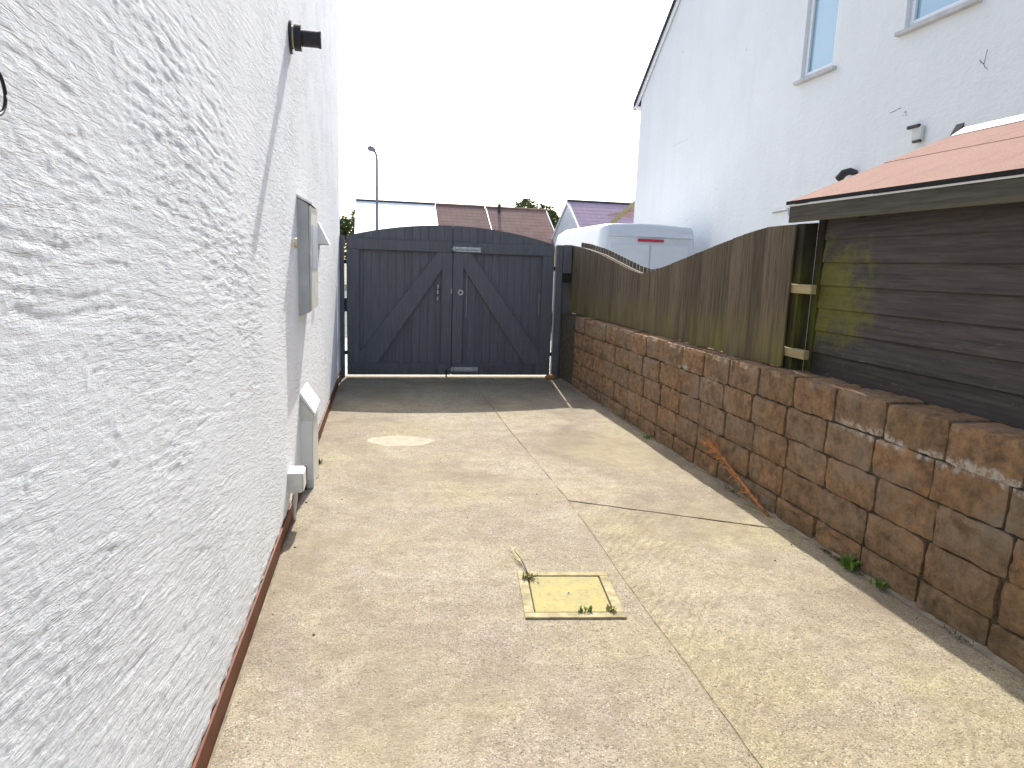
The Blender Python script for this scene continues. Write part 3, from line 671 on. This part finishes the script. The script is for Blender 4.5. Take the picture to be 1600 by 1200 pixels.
for s in (-1, 1):
    xa, xb = (.006, .84) if s > 0 else (-.84, -.006)
    bm = bmesh.new(); inn = .06
    tpx = .05
    p = [(xa, -.03, .55), (xb, -.03, .55), (xb-(tpx if s > 0 else 0), -.03, 1.98), (xa+(tpx if s < 0 else 0), -.03, 1.98)]
    prism(bm, p, (0, .05, 0)); bmesh.ops.bevel(bm, geom=bm.edges[:], offset=.014, segments=2, affect='EDGES')
    dr = obj('rear_door', bm, 'van_paint', va)
    pa, pb = (xa+.09, xb-.11) if s > 0 else (xa+.11, xb-.09)
    box('pressed_panel', pa, pb, -.038, -.0305, 1.28, 1.86, 'van_paint', dr, .003, 2); box('hinge', xb-.02 if s > 0 else xa-.03, xb+.03 if s > 0 else xa+.02, -.045, -.02, 1.3, 1.4, 'van_paint', dr)
    box('tail_light', .86 if s > 0 else -.95, .95 if s > 0 else -.86, -.02, .03, .9, 1.3, 'red_lens', va, .01)
box('brake_light', -.26, .27, -.035, .03, 2.035, 2.085, 'red_lens', va, .008, 2); box('bumper', -1.0, 1.0, -.12, .1, .4, .55, 'rubber', va, .03, 2)
bm = bmesh.new(); prism(bm, [(-.86, -.05, 2.13), (.86, -.05, 2.13), (.80, .06, 2.30), (-.80, .06, 2.30)], (0, .05, -.02)); obj('roof_spoiler', bm, 'van_paint', va)
for sx in (-1, 1):
    for yy in (.9, 4.2):
        bm = bmesh.new(); tube(bm, [(sx*.80, yy, .34), (sx*1.0, yy, .34)], .34, 22); wl = obj('wheel', bm, 'rubber', va)
        bm = bmesh.new(); tube(bm, [(sx*.98, yy, .34), (sx*1.012, yy, .34)], .2, 18); obj('rim', bm, 'steel', wl)
    bm = bmesh.new(); prism(bm, [(sx*1.008, 3.2, 1.4), (sx*1.008, 4.2, 1.4), (sx*.99, 3.8, 1.95), (sx*.98, 3.2, 2.0)], (sx*.012, 0, 0)); obj('side_window', bm, 'dark_glass', va)
bm = bmesh.new(); prism(bm, [(-.82, 3.97, 2.02), (.82, 3.97, 2.02), (.88, 4.42, 1.63), (-.88, 4.42, 1.63)], (0, .03, .03)); obj('windscreen', bm, 'dark_glass', va)

# ------------------------------------------------------------------ street beyond
la = tag(empty('street_lamp', (.17, 38, 0)), 'slim grey street lamp rising above the gate', 'street lamp')
tubeo('pole', [(0, 0, -.1), (0, 0, 1.2), (0, 0, 6.7), (-.02, 0, 6.95), (-.08, 0, 7.12), (-.17, 0, 7.2)], [.11, .10, .065, .06, .06, .055], 'lamp_steel', la)
bm = bmesh.new(); tube(bm, [(-.10, -.02, 7.17), (-.2, -.02, 7.27), (-.36, -.02, 7.33), (-.50, -.02, 7.30)], [.07, .13, .14, .05], 12); hd = obj('lamp_head', bm, 'lamp_steel', la, True)
bm = bmesh.new(); tube(bm, [(-.18, -.02, 7.2), (-.32, -.02, 7.24), (-.46, -.02, 7.24)], [.06, .1, .04], 10); obj('lens', bm, 'grey_plastic', hd, True)

def bungalow(xa, xb, yr, zr, roofm, label, half=4.2, drop=2.5, pipe=None, wallm='cream', cat='house', group='bungalows beyond the road'):
    o = tag(empty('bungalow', ((xa+xb)/2, yr, 0)), label, cat, group); hw = (xb-xa)/2; ze = zr-drop
    bm = bmesh.new(); prism(bm, [(-hw+.02, -half+.5, -.1), (-hw+.02, half-.5, -.1), (-hw+.02, half-.5, ze+.2), (-hw+.02, 0, zr-.15), (-hw+.02, -half+.5, ze+.2)], (2*hw-.04, 0, 0)); obj('wall', bm, wallm, o)
    for s in (-1, 1):
        bm = bmesh.new(); prism(bm, [(-hw, s*half, ze), (-hw, s*.001, zr), (-hw, s*.001, zr+.1), (-hw, s*half, ze+.1)], (2*hw, 0, 0)); rf = obj('roof', bm, roofm, o)
    bm = bmesh.new(); tube(bm, [(-hw, 0, zr+.09), (hw, 0, zr+.09)], .09, 8); obj('ridge_tiles', bm, 'tiles_slate' if roofm != 'tiles_brown' else roofm, o)
    box('gutter', -hw, hw, -half-.1, -half-.002, ze-.05, ze+.06, 'upvc', o)
    for xw in (-.5, .45):
        wo = box('window', xw*hw*1.1-.6, xw*hw*1.1+.6, -half+.45, -half+.498, .9, 2.1, 'upvc', o); box('pane', xw*hw*1.1-.52, xw*hw*1.1+.52, -half+.44, -half+.449, .98, 2.02, 'dark_glass', wo)
    if pipe is not None:
        bm = bmesh.new(); tube(bm, [(pipe-o.location.x, -.55, zr-.6), (pipe-o.location.x, -.55, zr+.28)], .1, 10); obj('soil_pipe', bm, 'dark_pipe', o)
    return o
bungalow(-1.03, 3.62, 42, 4.86, 'tiles_glare', 'bungalow with roof whitened by painted glare behind the street lamp')
bungalow(3.66, 6.62, 42, 4.86, 'tiles_brown', 'bungalow with brown tiled roof beside the white roof')
b3 = bungalow(6.68, 10.5, 42, 4.84, 'tiles_brown', 'brown roofed bungalow with black soil pipe on its slope', pipe=7.45)
for bo, x in ((b3, -1.9), (b3, 1.9)):
    bm = bmesh.new(); prism(bm, [(x-.025, -4.22, 2.36), (x-.025, 0, 4.86), (x-.025, 0, 4.97), (x-.025, -4.22, 2.47)], (.05, 0, 0)); obj('verge_board', bm, 'upvc', bo)
b4 = bungalow(10.15, 16.5, 36, 4.9, 'tiles_pink', 'white gabled bungalow with faded red roof behind the van', half=3.4, drop=2.2, wallm='white_plastic')
for s in (-1, 1):
    bm = bmesh.new(); prism(bm, [(-3.21, s*3.42, 2.62), (-3.21, 0, 4.83), (-3.21, 0, 5.0), (-3.21, s*3.42, 2.8)], (.1, 0, 0)); obj('verge_board', bm, 'upvc', b4)

def leaf_cloud(cs, n, size):
    bm = bmesh.new()
    for c, rad in cs:
        for k in range(int(n*rad*rad)):
            d = Vector((random.gauss(0, 1), random.gauss(0, 1), random.gauss(0, 1))).normalized()
            p = Vector(c)+d*rad*random.uniform(.55, 1.08)
            q = Vector((random.gauss(0, 1), random.gauss(0, 1), random.gauss(0, 1))).to_track_quat('Z', 'Y'); s = size*random.uniform(.6, 1.3)
            v = [bm.verts.new(p+q @ Vector(t)*s) for t in ((-.5, 0, 0), (0, -.3, .06), (.5, 0, 0), (0, .3, .06))]
            bm.faces.new(v)
    return bm
def tree(loc, h, rad, label, n=420):
    o = tag(empty('tree', loc), label, 'tree', 'trees beyond the road')
    tubeo('trunk', [(0, 0, -.1), (.1, 0, h*.3), (0, .1, h*.6), (.15, 0, h*.8)], [.22, .17, .12, .05], 'bark', o)
    for k in range(4):
        a = k*1.6; tubeo('limb', [(.05, 0, h*(.4+.08*k)), (rad*.4*math.cos(a), rad*.4*math.sin(a), h*(.6+.06*k)), (rad*.7*math.cos(a), rad*.7*math.sin(a), h*(.72+.05*k))], [.08, .05, .02], 'bark', o, 6)
    cs = [((random.gauss(0, rad*.5), random.gauss(0, rad*.4), h*.72+random.gauss(0, rad*.35)), rad*random.uniform(.28, .5)) for _ in range(16)]
    zmax = max(c[2]+r_ for c, r_ in cs); cs = [((c[0], c[1], c[2]+h-zmax), r_) for c, r_ in cs]
    obj('crown', leaf_cloud(cs, n, .27), 'leaf', o); return o
tree((-2.2, 46, 0), 5.0, 1.6, 'green tree showing between the house corner and white roof')
tree((12.2, 52, 0), 6.6, 2.0, 'dark tree crown behind the right end of the brown roof')
tree((9.6, 56, 0), 6.1, 1.1, 'small tree top peeping over the brown roof ridge')

# ------------------------------------------------------------------ manhole
mh = empty('manhole_cover', (.885, 2.80, .004), R(-7.5)); tag(mh, 'square yellowed manhole cover set in the concrete drive', 'manhole cover')
bm = bmesh.new(); s, i_ = .222, .178
for (a, b, c, d) in ((-s, s, -s, -i_), (-s, s, i_, s), (-s, -i_, -i_, i_), (i_, s, -i_, i_)): bx(bm, a, b, c, d, -.03, .009, .003, 2)
obj('frame', bm, 'lid_frame', mh); lid = box('lid', -i_+.006, i_-.006, -i_+.006, i_-.006, -.03, .006, 'lid', mh, .003)
bm = bmesh.new(); tube(bm, [(0, .0, .0058), (0, .0, .0075)], .014, 16); kb = obj('key_boss', bm, 'patch', lid); bm = bmesh.new(); tube(bm, [(0, 0, .0077), (0, 0, .0082)], .006, 10); obj('keyhole', bm, 'rubber', lid)
box('dirt_seam', -i_+.001, i_-.001, -i_+.001, i_-.001, -.03, .001, 'litter', mh)

# ------------------------------------------------------------------ weeds and litter
def blades(o, n, h, spread, m, base=(0, 0), wid=.004):
    bm = bmesh.new()
    for k in range(n):
        a = random.uniform(0, 6.283); L = h*random.uniform(.5, 1.1); bx_, by_ = base[0]+random.gauss(0, spread*.3), base[1]+random.gauss(0, spread*.3)
        d = Vector((math.cos(a), math.sin(a), 0)); s = Vector((-d.y, d.x, 0))*wid*random.uniform(.7, 1.5); lean = random.uniform(.1, .8)
        p0 = Vector((bx_, by_, 0)); p1 = p0+d*L*lean*.35+Vector((0, 0, L*.6)); p2 = p0+d*L*lean+Vector((0, 0, L*(1-.35*lean)))
        v = [bm.verts.new(p) for p in (p0-s*.5, p0+s*.5, p1+s, p1-s, p2)]
        bm.faces.new((v[0], v[1], v[2], v[3])); bm.faces.new((v[3], v[2], v[4]))
    return obj('leaves', bm, m, o)
def weed(loc, n, h, sp, label, m='weed', wid=.004):
    o = tag(empty('weed', loc), label, 'weed', 'weeds'); blades(o, n, h, sp, m, wid=wid); return o
weed((2.425, 2.88, .01), 70, .07, .06, 'bright green weed at the foot of the block wall', wid=.006)
weed((2.43, 2.66, .01), 34, .045, .05, 'smaller green weed nearest the camera by the block wall', wid=.005)
weed((2.42, 5.55, .0), 24, .05, .06, 'small weed at the far wall foot near the gate')
weed((-.40, 5.0, .0), 20, .05, .04, 'little green weed beyond the gas meter box')
weed((.93, 2.625, .012), 16, .030, .03, 'tiny green sprig at the front of the manhole lid')
weed((.885, 2.625, .012), 12, .022, .03, 'second tiny sprig on the front manhole joint')
for lab, x_, y_ in (('brownish sprig at the right front corner of the manhole', 1.03, 2.615), ('thin weed tuft at the left back corner of the manhole', .725, 2.975)):
    weed((x_, y_, .008), 26, .028, .035, lab, 'dry_weed', .004)
# moss and seedlings in the angle between concrete and wall
bm = bmesh.new()
for k in range(260):
    yb_ = 1.6+7.1*random.random(); 
    if vn(np.array(yb_*2.7), np.array(5.5)) < .5: continue
    for q_ in range(7):
        p = Vector((2.437+random.gauss(0, .010), yb_+random.gauss(0, .015), .008)); d = Vector((random.gauss(-.3, .6), random.gauss(0, .6), 1)).normalized()*random.uniform(.008, .024); s_ = Vector((d.y, -d.x, 0)).normalized()*.003
        bm.faces.new([bm.verts.new(t_) for t_ in (p-s_, p+s_, p+d)])
MAT['moss'] = mat_leaf('wall_foot_moss', (.05, .065, .018), (.10, .105, .035))
o = obj('moss', bm, 'moss'); o['kind'] = 'stuff'; o['label'] = 'patchy dark moss along the foot of the block wall'; o['category'] = 'moss'
o = tag(empty('dry_weed', (.735, 2.98, .01)), 'yellow straggly weed lying behind the manhole cover', 'weed')
tubeo('stem', [(0, 0, 0), (.0, .05, .012), (.003, .12, .01), (.0, .2, .014), (-.012, .29, .012)], [.004, .004, .003, .003, .002], 'litter', o, 6)
bm = bmesh.new()
for k in range(26):
    t = random.uniform(.14, .34); a = random.choice((-1, 1))*random.uniform(.3, 1.0); L = random.uniform(.03, .07)
    p = Vector((-.01*t/.3, t, .012)); d = Vector((math.sin(a), math.cos(a), random.uniform(0, .4))); s_ = Vector((d.y, -d.x, 0)).normalized()*.003
    v = [bm.verts.new(q) for q in (p-s_, p+s_, p+d*L)]; bm.faces.new(v)
obj('leaves', bm, 'dry_weed', o)
bm = bmesh.new()
for k in range(16):
    p = Vector((random.gauss(0, .02), random.gauss(-.02, .025), .008)); a = random.uniform(0, 6.28); d = Vector((math.cos(a), math.sin(a), .3))*random.uniform(.015, .04); s_ = Vector((d.y, -d.x, 0)).normalized()*.004
    v = [bm.verts.new(q) for q in (p-s_, p+s_, p+d)]; bm.faces.new(v)
obj('dead_leaves', bm, 'litter', o)
br = tag(empty('dead_branch', (2.42, 3.62, .01)), 'russet dead plant stem leaning along the block wall', 'branch')
main = [Vector((0, 0, 0)), Vector((-.015, .15, .06)), Vector((-.02, .32, .125)), Vector((-.02, .50, .185)), Vector((-.015, .68, .23)), Vector((-.01, .86, .25))]
tubeo('stem', main, [.010, .009, .008, .007, .005, .002], 'dead', br, 6)
bm = bmesh.new()
for k in range(64):
    f = random.uniform(.35, 4.9); i = int(f); p = main[i].lerp(main[min(i+1, 5)], f-i)
    L = random.uniform(.03, .12); d = Vector((random.uniform(-.5, .1), random.uniform(.2, 1), random.uniform(-.5, .9))).normalized()
    tube(bm, [p, p+d*L*.5+Vector((0, 0, random.uniform(-.01, .01))), p+d*L], [.004, .003, .0012], 4)
obj('twigs', bm, 'dead', br)
tubeo('twig', [(-.05, -.12, .0), (-.03, .0, .012), (-.06, .16, .006), (-.14, .28, .004)], [.003, .003, .003, .001], 'straw', br, 5)
st = bmesh.new(); bmesh.ops.create_icosphere(st, subdivisions=3, radius=1)
for v in st.verts: v.co = Vector((v.co.x*.075, v.co.y*.055, v.co.z*.036))*(1+.18*random.random())
for v in st.verts: v.co += Vector((2.345, 8.72, .028))
tag(obj('stone', st, 'stone', None, True), 'small orange stone propped at the gate post foot', 'stone')
bm = bmesh.new()
for k in range(36):
    x = random.choice([random.uniform(-.42, 2.35), random.uniform(2.25, 2.42), random.uniform(-.46, -.38)]); y = random.uniform(1.4, 8.6); r_ = random.uniform(.002, .005)
    bmesh.ops.create_icosphere(bm, subdivisions=1, radius=r_, matrix=Matrix.Translation((x, y, .006)) @ Matrix.Diagonal((1.6, 1, .6, 1)))
o = obj('grit', bm, 'litter'); o['kind'] = 'stuff'; o['label'] = 'scattered dark crumbs of leaf and grit on the concrete'; o['category'] = 'grit'
